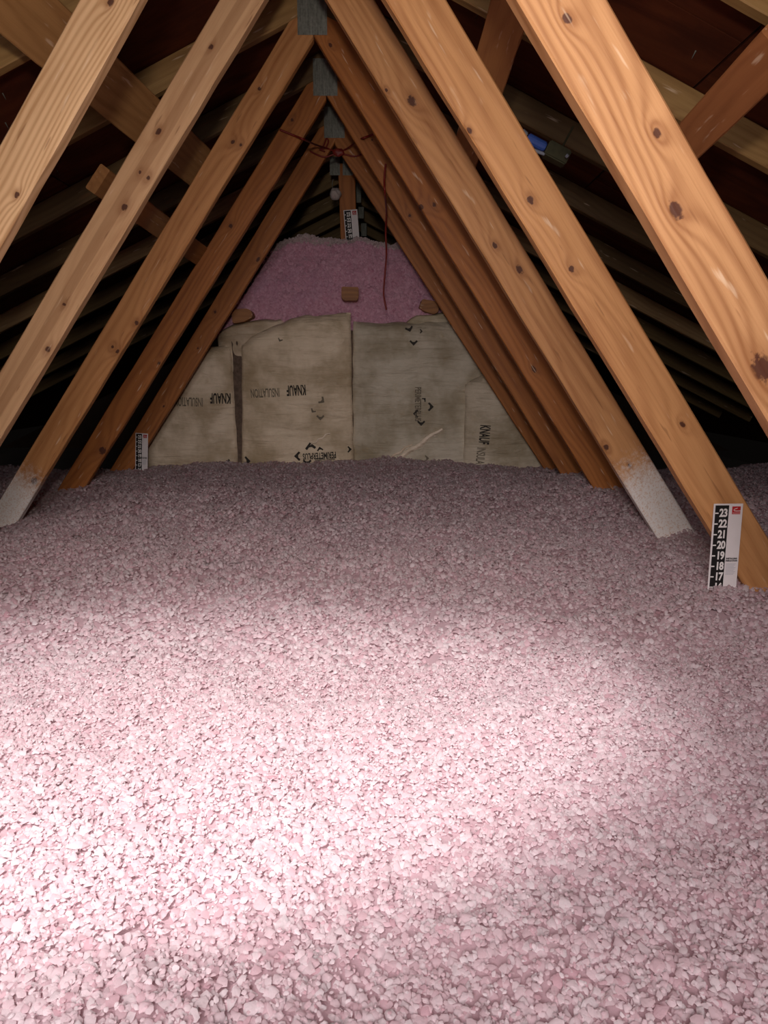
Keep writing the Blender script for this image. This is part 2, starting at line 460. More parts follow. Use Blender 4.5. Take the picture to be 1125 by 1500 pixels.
# trusses over the raised part beyond the batt wall: king post gable truss, then chords only
kt = empty('roof_truss', (XR, YN[6], FLOOR_Z + 0.002))
tag(kt, 'roof truss beyond the batt wall with the upright king post that carries a ruler', 'roof truss')
for side in (-1, 1): chord(kt, 6, side, 40 + side, (0.46, 0.29, 0.13), (0.28, 0.15, 0.06))
pl = W(500, 258, YN[6]); pr = W(518, 258, YN[6]); pb = W(522, 352, YN[6])
postx = (W(497, 270, YN[6]).x + W(518, 270, YN[6]).x) / 2
board('king_post', (postx, YN[6] + 0.018, 1.13), (postx + 0.03, YN[6] + 0.018, 0.0), (1, 0, 0), 0.092, 0.035,
      wood('pine_post', 50, ORA, ORAD), kt, seg=12, seed=50)
for (xa, ya, xb, yb) in ((483, 230, 498, 257), (502, 232, 517, 257)):
    a, b = W(xa, ya, YN[6]), W(xb, yb, YN[6]); plate(kt, a.x, b.x, b.z, a.z, YN[6] - 0.002)
far_lab = ['first bare rafter pair behind the king post', 'second bare rafter pair behind the king post', 'third bare rafter pair behind the king post', 'furthest bare rafter pair behind the king post']
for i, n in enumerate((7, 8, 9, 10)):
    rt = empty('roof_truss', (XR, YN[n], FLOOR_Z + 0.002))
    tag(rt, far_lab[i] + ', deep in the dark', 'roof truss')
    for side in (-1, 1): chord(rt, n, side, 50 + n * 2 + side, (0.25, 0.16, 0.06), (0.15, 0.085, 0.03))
    if n < 10:
        xa, ya, xb, yb = ((519, 268, 529, 297), (525, 303, 533, 320), (529, 327, 537, 346))[i]
        a, b = W(xa, ya, YN[n]), W(xb, yb, YN[n]); plate(rt, a.x, b.x, b.z, a.z, YN[n])

# ------------------------------------------------------------------ room shell
fl = bm_obj('floor', box_bm(8.4, 12.5, 0.05, 0, (0, 0, 0)), DRY, None, (XR, 3.6, FLOOR_Z - 0.0255)); fl['kind'] = 'structure'
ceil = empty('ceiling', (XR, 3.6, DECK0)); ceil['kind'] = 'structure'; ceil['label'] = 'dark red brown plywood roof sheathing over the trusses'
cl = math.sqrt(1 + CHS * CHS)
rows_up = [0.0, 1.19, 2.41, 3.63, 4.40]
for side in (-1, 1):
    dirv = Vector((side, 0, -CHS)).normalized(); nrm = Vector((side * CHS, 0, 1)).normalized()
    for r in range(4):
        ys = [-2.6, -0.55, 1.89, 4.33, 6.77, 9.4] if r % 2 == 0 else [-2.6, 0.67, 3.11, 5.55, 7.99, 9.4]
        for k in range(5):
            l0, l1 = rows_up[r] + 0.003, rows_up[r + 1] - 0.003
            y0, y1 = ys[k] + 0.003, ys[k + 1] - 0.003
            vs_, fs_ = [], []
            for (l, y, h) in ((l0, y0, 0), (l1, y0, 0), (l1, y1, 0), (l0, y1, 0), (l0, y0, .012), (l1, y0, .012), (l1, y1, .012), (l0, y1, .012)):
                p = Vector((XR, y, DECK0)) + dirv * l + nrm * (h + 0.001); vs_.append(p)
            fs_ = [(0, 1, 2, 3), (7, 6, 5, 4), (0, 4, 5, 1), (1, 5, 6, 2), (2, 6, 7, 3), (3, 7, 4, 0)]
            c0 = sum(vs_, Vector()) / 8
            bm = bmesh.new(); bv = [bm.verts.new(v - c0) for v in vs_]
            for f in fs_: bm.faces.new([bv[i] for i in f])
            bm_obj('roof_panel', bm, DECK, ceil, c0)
# nail tips that come through the sheathing
for (x, y, Yd) in ((1019, 75, 1.75), (4, 137, 1.9), (84, 250, 2.2), (345, 40, 2.4), (8, 180, 2.0), (700, 20, 2.4)):
    ray = W(x, y, 1.0); side = 1 if ray.x > XR * 1.0 else -1
    # intersect ray with the deck plane z = DECK0 - CHS*side*(x-XR)
    tt = (DECK0 + CHS * side * XR) / (ray.z + CHS * side * ray.x)
    p = ray * tt
    bm = bmesh.new(); bmesh.ops.create_cone(bm, segments=6, radius1=0.0022, radius2=0.0004, depth=0.022, cap_ends=True)
    o = bm_obj('nail', bm, STEEL, ceil, p - Vector((side * CHS, 0, 1)).normalized() * 0.008)
    o.rotation_euler = (math.pi, side * 0.45, 0)

for nm, Y in (('wall_front', 9.3), ('wall_back', -2.5)):
    z0 = FLOOR_Z; apex = DECK0 + 0.02; hx = (apex - z0) / CHS
    v = [(XR - hx, Y, z0), (XR + hx, Y, z0), (XR, Y, apex), (XR - hx, Y + .05, z0), (XR + hx, Y + .05, z0), (XR, Y + .05, apex)]
    bm = bmesh.new(); bv = [bm.verts.new(p) for p in v]
    for f in ((0, 1, 2), (5, 4, 3), (0, 3, 4, 1), (1, 4, 5, 2), (2, 5, 3, 0)): bm.faces.new([bv[i] for i in f])
    o = bm_obj(nm, bm, WALLP); o['kind'] = 'structure'

# ------------------------------------------------------------------ braces
def brace(label, px0, Y0, px1, Y1, width, mat_seed, base, dark, wd=None, thick=0.035, knots=()):
    a, b = W(*px0, Y0), W(*px1, Y1)
    if wd is None: wd = (b - a).cross((a + b) / 2).normalized()
    t = board('diagonal_brace', a, b, wd, width, thick, wood('pine_brace', mat_seed, base, dark, knots), None, seg=16, seed=mat_seed)
    tag(t, label, 'brace')
    return t
brace('wide brown brace running down from the top left corner behind the left webs', (-40, -50), 1.75, (322, 272), 3.20, 0.150, 60, (0.42, 0.22, 0.08), (0.26, 0.12, 0.038))
brace('short lower left brace parallel to and below the wide one, with a cut end', (143, 262), 2.35, (312, 388), 3.45, 0.085, 61, (0.33, 0.15, 0.05), (0.20, 0.08, 0.025))
brace('reddish brown brace at upper right crossing behind the nearest web', (1150, 62), 1.45, (985, 232), 1.95, 0.088, 62, (0.34, 0.13, 0.045), (0.22, 0.075, 0.025))
brace('steep orange brown brace slanting down between the two front right webs', (757, -20), 1.72, (668, 275), 3.0, 0.092, 63, (0.42, 0.19, 0.065), (0.28, 0.10, 0.035))

# ------------------------------------------------------------------ loose fill insulation
def ground(x, y):
    z = -0.500 + 0.0 * x
    z = z + 0.085 * np.exp(-((x - 0.92) / 0.40) ** 2 - ((y - 2.70) / 0.42) ** 2)
    z = z - 0.012 * np.exp(-((x - 0.76) / 0.25) ** 2 - ((y - 1.50) / 0.25) ** 2)
    z = z - 0.050 * np.exp(-((x + 1.45) / 0.35) ** 2 - ((y - 2.75) / 0.35) ** 2)
    z = z + 0.030 * np.exp(-((x - 0.45) / 0.35) ** 2 - ((y - 3.85) / 0.20) ** 2)
    z = z + 0.075 * noise(x * 1.3 + 3, y * 1.5, 1) + 0.030 * noise(x * 5, y * 5, 2) + 0.022 * noise(x * 12, y * 12, 3) + 0.010 * noise(x * 34, y * 34, 4)
    return z

def tufts(P, N, R, seed, thick=0.35, k=7):
    """crumpled little cups of fibre: P centres, N up directions, R radii"""
    rng = np.random.RandomState(seed); n = len(P)
    N = N / np.linalg.norm(N, axis=1)[:, None]
    t = rng.normal(size=(n, 3)); T = np.cross(N, t); T /= np.linalg.norm(T, axis=1)[:, None]; B = np.cross(N, T)
    el = rng.uniform(0.5, 1.0, (n, 1))
    V = np.empty((n, k + 1, 3))
    V[:, 0] = P + N * (R * rng.uniform(0.35, 0.8, n))[:, None]
    curl = np.where(rng.uniform(0, 1, n) < 0.85, -0.55, 0.15)
    ph = rng.uniform(0, 6.28, n)
    for i in range(k):
        a = ph + 2 * np.pi * i / k
        r = R * rng.uniform(0.72, 1.2, n)
        h = R * (curl + rng.uniform(-0.30, 0.30, n)) * thick * 2.4
        V[:, i + 1] = P + T * (r * np.cos(a))[:, None] + B * (r * np.sin(a))[:, None] * el + N * h[:, None]
    base = (np.arange(n) * (k + 1))[:, None]
    tri = np.array([(0, 1 + i, 1 + (i + 1) % k) for i in range(k)])
    Fc = (base[:, :, None] + tri[None]).reshape(-1, 3)
    col = np.repeat(np.clip(rng.normal(0.62, 0.27, n), 0, 1), k + 1)
    return V.reshape(-1, 3), Fc, col

def big_mesh(name, V, Fc, col, mat, extra=None):
    """V, triangles, plus an optional grid surface underneath"""
    if extra is not None:
        V2, F2, c2 = extra
        Fc = np.vstack([Fc, F2 + len(V)]); V = np.vstack([V, V2]); col = np.concatenate([col, c2])
    me = bpy.data.meshes.new(name)
    me.vertices.add(len(V)); me.vertices.foreach_set('co', V.astype(np.float32).ravel())
    me.loops.add(len(Fc) * 3); me.loops.foreach_set('vertex_index', Fc.astype(np.int32).ravel())
    me.polygons.add(len(Fc)); me.polygons.foreach_set('loop_start', np.arange(0, len(Fc) * 3, 3, dtype=np.int32))
    me.polygons.foreach_set('use_smooth', np.ones(len(Fc), dtype=bool))
    me.update(calc_edges=True)
    at = me.attributes.new('tuft', 'FLOAT', 'POINT'); at.data.foreach_set('value', col.astype(np.float32))
    me.materials.append(mat)
    o = bpy.data.objects.new(name, me); C.objects.link(o)
    return o

def grid(xs, ys, fz):
    X, Y = np.meshgrid(xs, ys); Z = fz(X, Y)
    V = np.stack([X, Y, Z], -1).reshape(-1, 3)
    nx, ny = len(xs), len(ys)
    i = (np.arange(ny - 1)[:, None] * nx + np.arange(nx - 1)[None]).ravel()
    Fc = np.vstack([np.stack([i, i + 1, i + nx + 1], 1), np.stack([i, i + nx + 1, i + nx], 1)])
    return V, Fc

def scatter(n, x0, x1, y0, y1, r0, r1, seed, lift):
    rng = np.random.RandomState(seed)
    x = rng.uniform(x0, x1, n); y = rng.uniform(y0, y1, n)
    z = ground(x, y) + rng.uniform(-0.3, 1.0, n) * lift
    N = np.stack([rng.normal(0, 0.33, n), rng.normal(-0.08, 0.33, n), np.ones(n)], 1)
    R = r0 + (r1 - r0) * rng.uniform(0, 1, n) ** 1.6; R = R * (1 + 0.5 * (rng.uniform(0, 1, n) > 0.95))
    return np.stack([x, y, z], 1), N, R

parts = [scatter(100000, -1.30, 1.25, 0.15, 1.30, 0.0030, 0.0068, 1, 0.0045), scatter(50000, -1.0, 0.95, 0.30, 1.30, 0.0014, 0.0034, 4, 0.007),
         scatter(68000, -1.9, 1.65, 1.30, 2.35, 0.0042, 0.0085, 2, 0.007),
         scatter(70000, -2.3, 2.1, 2.35, 3.98, 0.0055, 0.0110, 3, 0.011)]
P = np.vstack([p[0] for p in parts]); N = np.vstack([p[1] for p in parts]); R = np.concatenate([p[2] for p in parts])
V, Fc, col = tufts(P, N, R, 5)
gV, gF = grid(np.linspace(-3.2, 2.7, 370), np.linspace(-2.4, 4.04, 330), lambda x, y: ground(x, y) - 0.003)
lf = big_mesh('loose_fill_insulation', V, Fc, col, PINK, (gV, gF, np.full(len(gV), 0.12)))
tag(lf, 'blown pink glass fibre insulation covering the whole attic floor', 'insulation', kind='stuff')

# raised heap of pink insulation above and behind the batt wall
def heap_top(x):
    return np.minimum(0.70 - 0.10 * ((x + 0.2) / 0.55) ** 2, 1.20 - 1.46 * np.abs(x - XR)) + 0.030 * noise(x * 9, x * 0, 8)
def heap_point(u, x):
    """u 0..1: foot on the batts up the front, 1..2: over the top and away"""
    top = heap_top(x)
    uf = np.clip(u, 0, 1)
    z = 0.20 + (top - 0.20) * (1 - (1 - uf) ** 1.35)
    y = 4.10 + 0.16 * uf ** 2.2
    ub = np.clip(u - 1, 0, 1)
    y = y + ub * 4.6; z = z - 0.06 * np.clip(ub * 8, 0, 1)
    b = 0.030 * noise(x * 6, u * 5, 21) + 0.022 * noise(x * 15, u * 13, 22) + 0.010 * noise(x * 40, u * 34, 23)
    return x, y - b * 1.6, z + b
us = np.concatenate([np.linspace(0, 1.05, 60), np.linspace(1.08, 2, 20)]); xs = np.linspace(XR - 0.70, XR + 0.70, 130)
U, X = np.meshgrid(us, xs, indexing='ij'); a, b, c = heap_point(U, X)
hV = np.stack([a, b, c], -1).reshape(-1, 3); nx = len(xs)
i = (np.arange(len(us) - 1)[:, None] * nx + np.arange(nx - 1)[None]).ravel()
hF = np.vstack([np.stack([i, i + 1, i + nx + 1], 1), np.stack([i, i + nx + 1, i + nx], 1)])
rng = np.random.RandomState(9)
n = 16000
xx = rng.uniform(XR - 0.70, XR + 0.70, n); uu = rng.uniform(0.0, 1.03, n) 
a, b, c = heap_point(uu, xx)
P = np.stack([a, b, c], 1) + np.stack([np.zeros(n), rng.uniform(-.012, .002, n), rng.uniform(0, .006, n)], 1)
N = np.stack([rng.normal(0, .4, n), -1 + rng.normal(0, .4, n), 0.5 + rng.normal(0, .4, n)], 1)
V, Fc, col = tufts(P, N, rng.uniform(0.006, 0.013, n), 6)
hp = big_mesh('insulation_heap', V, Fc, col, PINK_FAR, (hV, hF, np.full(len(hV), 0.35)))
tag(hp, 'heap of dusky pink insulation on top of the far batt wall', 'insulation', kind='stuff')
# dustier crest of the heap
n = 2600
xx = rng.uniform(-0.62, 0.32, n); uu = rng.uniform(0.93, 1.03, n)
a, b, c = heap_point(uu, xx)
P = np.stack([a, b - 0.012, c + rng.uniform(0.0, 0.028, n) * (0.4 + np.abs(noise(xx * 14, xx * 0, 5)) * 2)], 1)
N = np.stack([rng.normal(0, .5, n), -1 + rng.normal(0, .5, n), 0.6 + rng.normal(0, .5, n)], 1)
V, Fc, col = tufts(P, N, rng.uniform(0.005, 0.011, n), 16)
cr = big_mesh('insulation_crest', V, Fc, col, DUST)
tag(cr, 'greyish dusty fluff along the crest of the pink heap at the king post', 'insulation', kind='stuff')

# ------------------------------------------------------------------ batt wall
def batt_edges(z, x0, x1, lean):
    v = (0.2 - z) / 0.7
    return x0 + lean[0] * v, x1 + lean[1] * v

def batt_y(x, z, x0, x1, y0, seed, lean=(0, 0), amp=1.0):
    x0, x1 = batt_edges(z, x0, x1, lean)
    ux = np.clip((x - x0) / (x1 - x0), 0, 1)
    edge = 1 - np.abs(2 * ux - 1) ** 5
    y = y0 - 0.035 * edge
    y = y - amp * (0.030 * noise(x * 4 + seed, z * 4, seed) + 0.014 * noise(x * 9 + z * 6, z * 11 - x * 4, seed + 1) + 0.006 * noise(x * 20, z * 34, seed + 2))
    return y

def batt(label, x0, x1, zlow, top, y0, seed, lean=(0, 0), tint=(1, 1, 1), thick=0.03):
    """top: list of (x, z) along the upper edge; lean: shift of left / right edge towards the bottom"""
    nx, nz = 44, 56
    tx = [p[0] for p in top]; tz = [p[1] for p in top]
    verts = []; faces = []
    for k in range(nz + 1):
        for i in range(nx + 1):
            u = i / nx; x = x0 + (x1 - x0) * u
            zt = float(np.interp(x, tx, tz)) + 0.012 * float(noise(x * 22, seed, 3))
            v = k / nz; z = zlow + (zt - zlow) * v
            e0, e1 = batt_edges(z, x0, x1, lean); xx = e0 + (e1 - e0) * u + 0.006 * float(noise(z * 16, seed + (i > nx / 2), 4)) * (1 if i in (0, nx) else 0)
            y = float(batt_y(xx, z, x0, x1, y0, seed, lean)) + 0.045 * max(0, (v - 0.93) / 0.07) ** 2
            verts.append((xx, y, z))
    W_ = nx + 1
    for k in range(nz):
        for i in range(nx):
            a = k * W_ + i; faces.append((a, a + 1, a + 1 + W_, a + W_))
    # sides and back
    nb = len(verts)
    ring = [i for i in range(nx + 1)] + [k * W_ + nx for k in range(1, nz + 1)] + [nz * W_ + i for i in range(nx - 1, -1, -1)] + [k * W_ for k in range(nz - 1, 0, -1)]
    for r in ring: verts.append((verts[r][0], y0 + thick, verts[r][2]))
    m = len(ring)
    for q in range(m): faces.append((ring[q], nb + q, nb + (q + 1) % m, ring[(q + 1) % m]))
    faces.append(tuple(nb + q for q in range(m)))
    e = mesh_obj('insulation_batt', [Vector(v) - Vector((x0, y0, zlow)) for v in verts], faces, batt_material(seed, tint), None, (x0, y0, zlow), smooth=True)
    tag(e, label, 'insulation batt')
    return e

BY = 4.03
pxx = lambda x, y, Y=4.0: (W(x, y, Y).x, W(x, y, Y).z)
X1a, X1b = pxx(192, 640)[0], pxx(338, 600)[0]
X2a, X2b = pxx(356, 600)[0], pxx(514, 600)[0]
X3a, X3b = pxx(517, 600)[0], pxx(722, 600)[0]
X4a, X4b = pxx(681, 600)[0], 0.98
b1 = batt('leftmost wall batt, pale, left of the dark vertical gap', X1a, X1b, -0.53, [pxx(192, 648), pxx(283, 508), pxx(300, 508), pxx(338, 505), pxx(350, 505)], BY, 31, (0, 0.02), (1.02, 1.0, 0.98))
b2 = batt('wall batt right of the dark gap, with arrow logo at its foot', X2a, X2b, -0.53, [pxx(345, 510), pxx(365, 492), pxx(400, 475), pxx(440, 463), pxx(490, 458), pxx(520, 458)], BY, 35, (-0.02, 0.01), (1.03, 1.0, 0.95))
b3 = batt('darker streaked wall batt right of the centre seam', X3a, X3b, -0.53, [pxx(510, 470), pxx(560, 472), pxx(640, 470), pxx(672, 468), pxx(705, 470)], BY + 0.012, 39, (0, 0), (0.80, 0.84, 0.86))
b4 = batt('rightmost wall batt, its slanted top edge lapped over its neighbour', X4a, X4b, -0.53, [pxx(680, 563), pxx(712, 545), pxx(760, 540), pxx(900, 540)], BY - 0.035, 43, (0.0, 0), (0.86, 0.88, 0.88), thick=0.03)
b5 = batt('small torn batt piece showing over the dark gap under the heap', pxx(318, 480, 4.08)[0], pxx(420, 480, 4.08)[0], 0.0, [pxx(318, 488, 4.08), pxx(340, 474, 4.08), pxx(385, 468, 4.08), pxx(420, 466, 4.08)], 4.085, 47, (0, 0), (0.85, 0.82, 0.80), thick=0.02)
b6 = batt('small torn batt piece at upper right under the brown block end', pxx(590, 468, 4.07)[0], pxx(720, 468, 4.07)[0], 0.1, [pxx(590, 474, 4.07), pxx(610, 462, 4.07), pxx(650, 456, 4.07), pxx(740, 456, 4.07)], 4.085, 48, (0, 0), (0.78, 0.80, 0.76), thick=0.02)

# studs of the knee wall seen in the gaps
def fuzzy_stud(label, x, w, z0, z1, y):
    bm = box_bm(w, 0.05, z1 - z0, 0)
    bmesh.ops.subdivide_edges(bm, edges=bm.edges[:], cuts=14, use_grid_fill=True)
    for v in bm.verts:
        v.co.x += 0.010 * float(noise(v.co.z * 30, v.co.y * 40 + (v.co.x > 0) * 7, 5)); v.co.y += 0.010 * float(noise(v.co.x * 60, v.co.z * 60, 6))
    o = bm_obj('wall_stud', bm, STUD_DIRTY, None, (x, y, (z0 + z1) / 2), smooth=True)
    tag(o, label, 'stud'); return o
fuzzy_stud('dark dirty stud showing in the wide gap between the two left batts', pxx(349, 600)[0] + 0.012, 0.085, -0.94, 0.16, 4.075)
fuzzy_stud('dark stud edge showing in the centre seam of the batt wall', pxx(515, 600)[0], 0.03, -0.94, 0.22, 4.09)

# print on the batts
def text_mesh(body, size, offset=0.0, xs=1.0, space=1.0):
    cu = bpy.data.curves.new('t', 'FONT'); cu.body = body; cu.size = size; cu.offset = offset
    cu.align_x = 'CENTER'; cu.align_y = 'CENTER'; cu.resolution_u = 3; cu.space_character = space
    o = bpy.data.objects.new('t', cu); C.objects.link(o)
    bpy.context.view_layer.update()
    dg = bpy.context.evaluated_depsgraph_get()
    me = bpy.data.meshes.new_from_object(o.evaluated_get(dg))
    V = [(v.co.x * xs, v.co.y) for v in me.vertices]; Fs = [tuple(p.vertices) for p in me.polygons]
    bpy.data.objects.remove(o); bpy.data.curves.remove(cu); bpy.data.meshes.remove(me)
    return V, Fs

BATTS = {}
for bo, x0, x1, y0, seed, ln in ((b1, X1a, X1b, BY, 31, (0, 0.02)), (b2, X2a, X2b, BY, 35, (-0.02, 0.01)), (b3, X3a, X3b, BY + .012, 39, (0, 0)), (b4, X4a, X4b, BY - .035, 43, (0, 0))):
    BATTS[bo.name] = (bo, x0, x1, y0, seed, ln)
def on_batt(name, bo, V, Fs, cpx, ang, mat):
    """lay flat print on the batt's own surface, centred at the measured point"""
    _, x0, x1, y0, seed, ln = BATTS[bo.name]
    c = W(*cpx, 3.99)
    ca, sa = math.cos(ang), math.sin(ang)
    bm = bmesh.new(); vv = [bm.verts.new((c.x + ca * a - sa * b, 0, c.z + sa * a + ca * b)) for a, b in V]
    for f in Fs:
        try: bm.faces.new([vv[i] for i in f])
        except ValueError: pass
    bmesh.ops.triangulate(bm, faces=bm.faces[:])
    for v in bm.verts:
        v.co.y = float(batt_y(v.co.x, v.co.z, x0, x1, y0, seed, ln)) - 0.004
    v3 = [v.co.copy() for v in bm.verts]; bm.verts.index_update(); f3 = [tuple(v.index for v in f.verts) for f in bm.faces]; bm.free()
    o = mesh_obj(name, [Vector(v) - wloc(bo) for v in v3], f3, mat, bo, wloc(bo))
    return o
PI = math.pi
K = text_mesh('KNAUF', 0.075, 0.0022, 0.42)
I = text_mesh('INSULATION', 0.065, 0.001, 0.42)
PP = text_mesh('PERIMETERPLUS', 0.046, 0.0012, 0.56)
SM = text_mesh('thermal insulation', 0.020, 0.0003, 0.75)
def logo(bo, px, ang, mat, faint=True):
    on_batt('printed_lettering', bo, *K, px, ang, mat)
logo(b1, (322, 583), PI - 0.02, INK); on_batt('printed_lettering', b1, *I, (276, 588), PI - 0.02, INK_FAINT)
logo(b2, (434, 571), PI + 0.05, INK); on_batt('printed_lettering', b2, *I, (388, 575), PI + 0.05, INK_FAINT)
on_batt('printed_lettering', b2, *PP, (468, 667), PI + 0.06, INK); on_batt('printed_lettering', b2, *SM, (476, 673), PI + 0.06, INK)
on_batt('printed_lettering', b3, *PP, (612, 592), -PI / 2, INK_FAINT)
on_batt('printed_lettering', b4, *K, (708, 636), -PI / 2 - 0.06, INK); on_batt('printed_lettering', b4, *I, (702, 676), -PI / 2 - 0.06, INK_FAINT)
def arrow(bo, px, size, ang, mat=INK):
    V = [(0, 1), (1, 0), (0.72, -0.32), (0.25, 0.12), (0.25, 0.0), (-0.25, 0.0), (-0.25, 0.12), (-0.72, -0.32), (-1, 0)]
    V = [(a * size, b * size) for a, b in V]
    V2 = [V[i] for i in (0, 1, 2, 3)], [V[i] for i in (0, 3, 6)], [V[i] for i in (0, 6, 7, 8)]
    VV, FF = [], []
    for g in V2: FF.append(tuple(range(len(VV), len(VV) + len(g)))); VV += g
    on_batt('printed_arrow', bo, VV, FF, px, ang, mat)
arrow(b2, (455, 656), 0.030, 0.15); arrow(b2, (438, 668), 0.026, PI / 2); arrow(b2, (450, 675), 0.024, PI); arrow(b2, (469, 659), 0.018, 0.2)
arrow(b2, (510, 659), 0.018, -PI / 2)
arrow(b2, (470, 586), 0.022, -2.2, INK_FAINT); arrow(b2, (469, 610), 0.022, PI, INK_FAINT); arrow(b2, (459, 601), 0.016, PI * .8, INK_FAINT)
arrow(b3, (629, 596), 0.024, -PI / 2); arrow(b3, (617, 618), 0.022, PI); arrow(b3, (611, 606), 0.022, PI / 2); arrow(b3, (621, 586), 0.014, -0.8)
arrow(b3, (599, 480), 0.022, -2.8); arrow(b3, (606, 500), 0.022, PI); arrow(b3, (616, 485), 0.012, -PI / 2)
arrow(b3, (615, 680), 0.022, 0); arrow(b3, (624, 672), 0.018, -1.5, INK_FAINT)
arrow(b1, (334, 679), 0.022, PI / 2, INK); arrow(b2, (359, 676), 0.026, -PI / 2, INK)
arrow(b2, (411, 497), 0.014, 2.7, INK_FAINT)
# creased folds on the third batt
def fold(bo, pa, pb, w, mat, lift=0.012):
    _, x0, x1, y0, seed, ln = BATTS[bo.name]
    a, b = W(*pa, 3.99), W(*pb, 3.99); d = (b - a).normalized(); nrm = Vector((-d.z, 0, d.x))
    verts, faces = [], []
    for i in range(17):
        t = i / 16; c = a.lerp(b, t); ww = w * math.sin(PI * (0.08 + 0.84 * t)) ** 0.5
        for k, (s_, l) in enumerate(((-1, 0), (-0.3, 0.7), (0.2, 1), (1, 0))):
            p = c + nrm * (s_ * ww + 0.004 * math.sin(i * 1.1)); y = float(batt_y(p.x, p.z, x0, x1, y0, seed, ln)) - 0.001 - lift * l
            verts.append(Vector((p.x, y, p.z)) - wloc(bo))
    for i in range(16):
        for k in range(3): q = i * 4 + k; faces.append((q, q + 4, q + 5, q + 1))
    o = mesh_obj('fold', verts, faces, mat, bo, wloc(bo), smooth=True)
    return o
FOLD = batt_material(5, (1.25, 1.25, 1.3))
fold(b3, (560, 690), (648, 628), 0.013, FOLD); fold(b3, (556, 682), (604, 650), 0.007, FOLD, 0.007); fold(b2, (455, 652), (483, 634), 0.005, FOLD, 0.005)

# block ends poking out of the heap
def block(label, px, out, seed, tilt=0.0):
    """sawn or broken board end; out = outline of the end face in metres"""
    c = W(*px, 3.99)
    m = wood('end_grain_block', seed, (0.36, 0.15, 0.045), (0.16, 0.06, 0.02))
    bm = bmesh.new(); f = [bm.verts.new((a, -0.07, b)) for a, b in out]; g = [bm.verts.new((a, 0.09, b)) for a, b in out]
    n = len(out); bm.faces.new(f); bm.faces.new(list(reversed(g)))
    for i in range(n): bm.faces.new((f[i], f[(i + 1) % n], g[(i + 1) % n], g[i]))
    bmesh.ops.recalc_face_normals(bm, faces=bm.faces[:])
    bmesh.ops.bevel(bm, geom=bm.edges[:], offset=0.004, segments=2, affect='EDGES')
    o = bm_obj('wood_block', bm, m, None, (c.x, 4.07, c.z)); o.rotation_euler = (0, tilt, 0.04)
    tag(o, label, 'wood block')
block('square wooden board end poking out of the pink heap at its middle', (512, 430), [(-.045, .036), (.044, .034), (.045, -.008), (.038, -.033), (-.030, -.034), (-.046, -.020)], 70)
block('brown board end at the left foot of the pink heap', (353, 462), [(-.055, .018), (-.030, .034), (.030, .036), (.052, .022), (.056, -.006), (.010, -.030), (-.050, -.040)], 71)
block('dark brown board end at the right foot of the pink heap', (628, 448), [(-.052, -.008), (-.034, .036), (.052, .022), (.050, -.028), (.030, -.040), (-.020, -.028)], 72)

# ------------------------------------------------------------------ rulers
def flat_child(name, V, Fs, mat, parent, ox, oz, y=-0.0012):
    return mesh_obj(name, [(a + ox, y, b + oz) for a, b in V], Fs, mat, parent, wloc(parent))
def rect(x0, x1, z0, z1): return [(x0, z0), (x1, z0), (x1, z1), (x0, z1)], [(0, 1, 2, 3)]
def ruler():
    t = empty('depth_ruler', (0, 0, 0))
    w, h = 0.064, 0.30
    bm_obj('board', box_bm(w, 0.0016, h, 0.0003, (w / 2, 0.0008, -h / 2)), WHITE, t)
    flat_child('black_scale', *rect(0.0035, 0.0335, -h + 0.004, -0.0035), BLACK, t, 0, 0, -0.0004)
    inch = 0.0241
    for i in range(11):
        z = -0.0210 - inch * i; num = 23 - i
        flat_child('tick_mark', *rect(0.0036, 0.0110, z - 0.0014, z + 0.0014), NUM, t, 0, 0, -0.0010)
        V, Fs = text_mesh(str(num), 0.0245, 0.0009, 0.78, 0.92)
        flat_child('numeral', V, Fs, NUM, t, 0.0222, z, -0.0010)
    V, Fs = rect(0.0405, 0.0590, -0.0235, -0.0060); flat_child('logo_square', V, Fs, RED, t, 0, 0, -0.0006)
    V = [(0.0425, -0.0175), (0.0590, -0.0175), (0.0590, -0.0162), (0.048, -0.0158), (0.0445, -0.0145), (0.0450, -0.0125), (0.050, -0.0105), (0.0545, -0.0098), (0.0545, -0.0112), (0.050, -0.012), (0.0465, -0.0138), (0.0590, -0.0148), (0.0590, -0.0158)]
    Vl = [(0.0425, -0.0185), (0.0590, -0.0185), (0.0590, -0.0172), (0.0425, -0.0172)]
    flat_child('logo_line', [(0.0415, -0.0212), (0.0590, -0.0212), (0.0590, -0.0203), (0.0415, -0.0203)], [(0, 1, 2, 3)], NUM, t, 0, 0, -0.0010)
    sw = []
    cs = [(0.0588, -0.0160), (0.0500, -0.0163), (0.0445, -0.0155), (0.0438, -0.0138), (0.0465, -0.0115), (0.0520, -0.0098)]
    VV, FF = [], []
    for i, (a, b) in enumerate(cs): VV += [(a, b + 0.0007), (a, b - 0.0007)]
    for i in range(len(cs) - 1): FF.append((i * 2, i * 2 + 1, i * 2 + 3, i * 2 + 2))
    flat_child('logo_swoosh', VV, FF, NUM, t, 0, 0, -0.0010)
    for z in (-0.124, -0.129):
        V, Fs = text_mesh('INSTALLING INSULATION'[:10] if z > -0.126 else 'INSULATION', 0.0048, 0.0003, 0.92)
        flat_child('print_line', V, Fs, BLACK, t, 0.0480, z, -0.0008)
    for i in range(9):
        z = -0.136 - i * 0.0030
        flat_child('print_line', *rect(0.0365, 0.0585 - (i % 3) * 0.002, z - 0.0004, z + 0.0004), GREYP, t, 0, 0, -0.0006)
    return t
def copy_thing(t):
    r = t.copy(); C.objects.link(r)
    for ch in t.children:
        c = ch.copy(); C.objects.link(c); c.parent = r
    return r
r1 = ruler()
r2 = copy_thing(r1); r3 = copy_thing(r1)
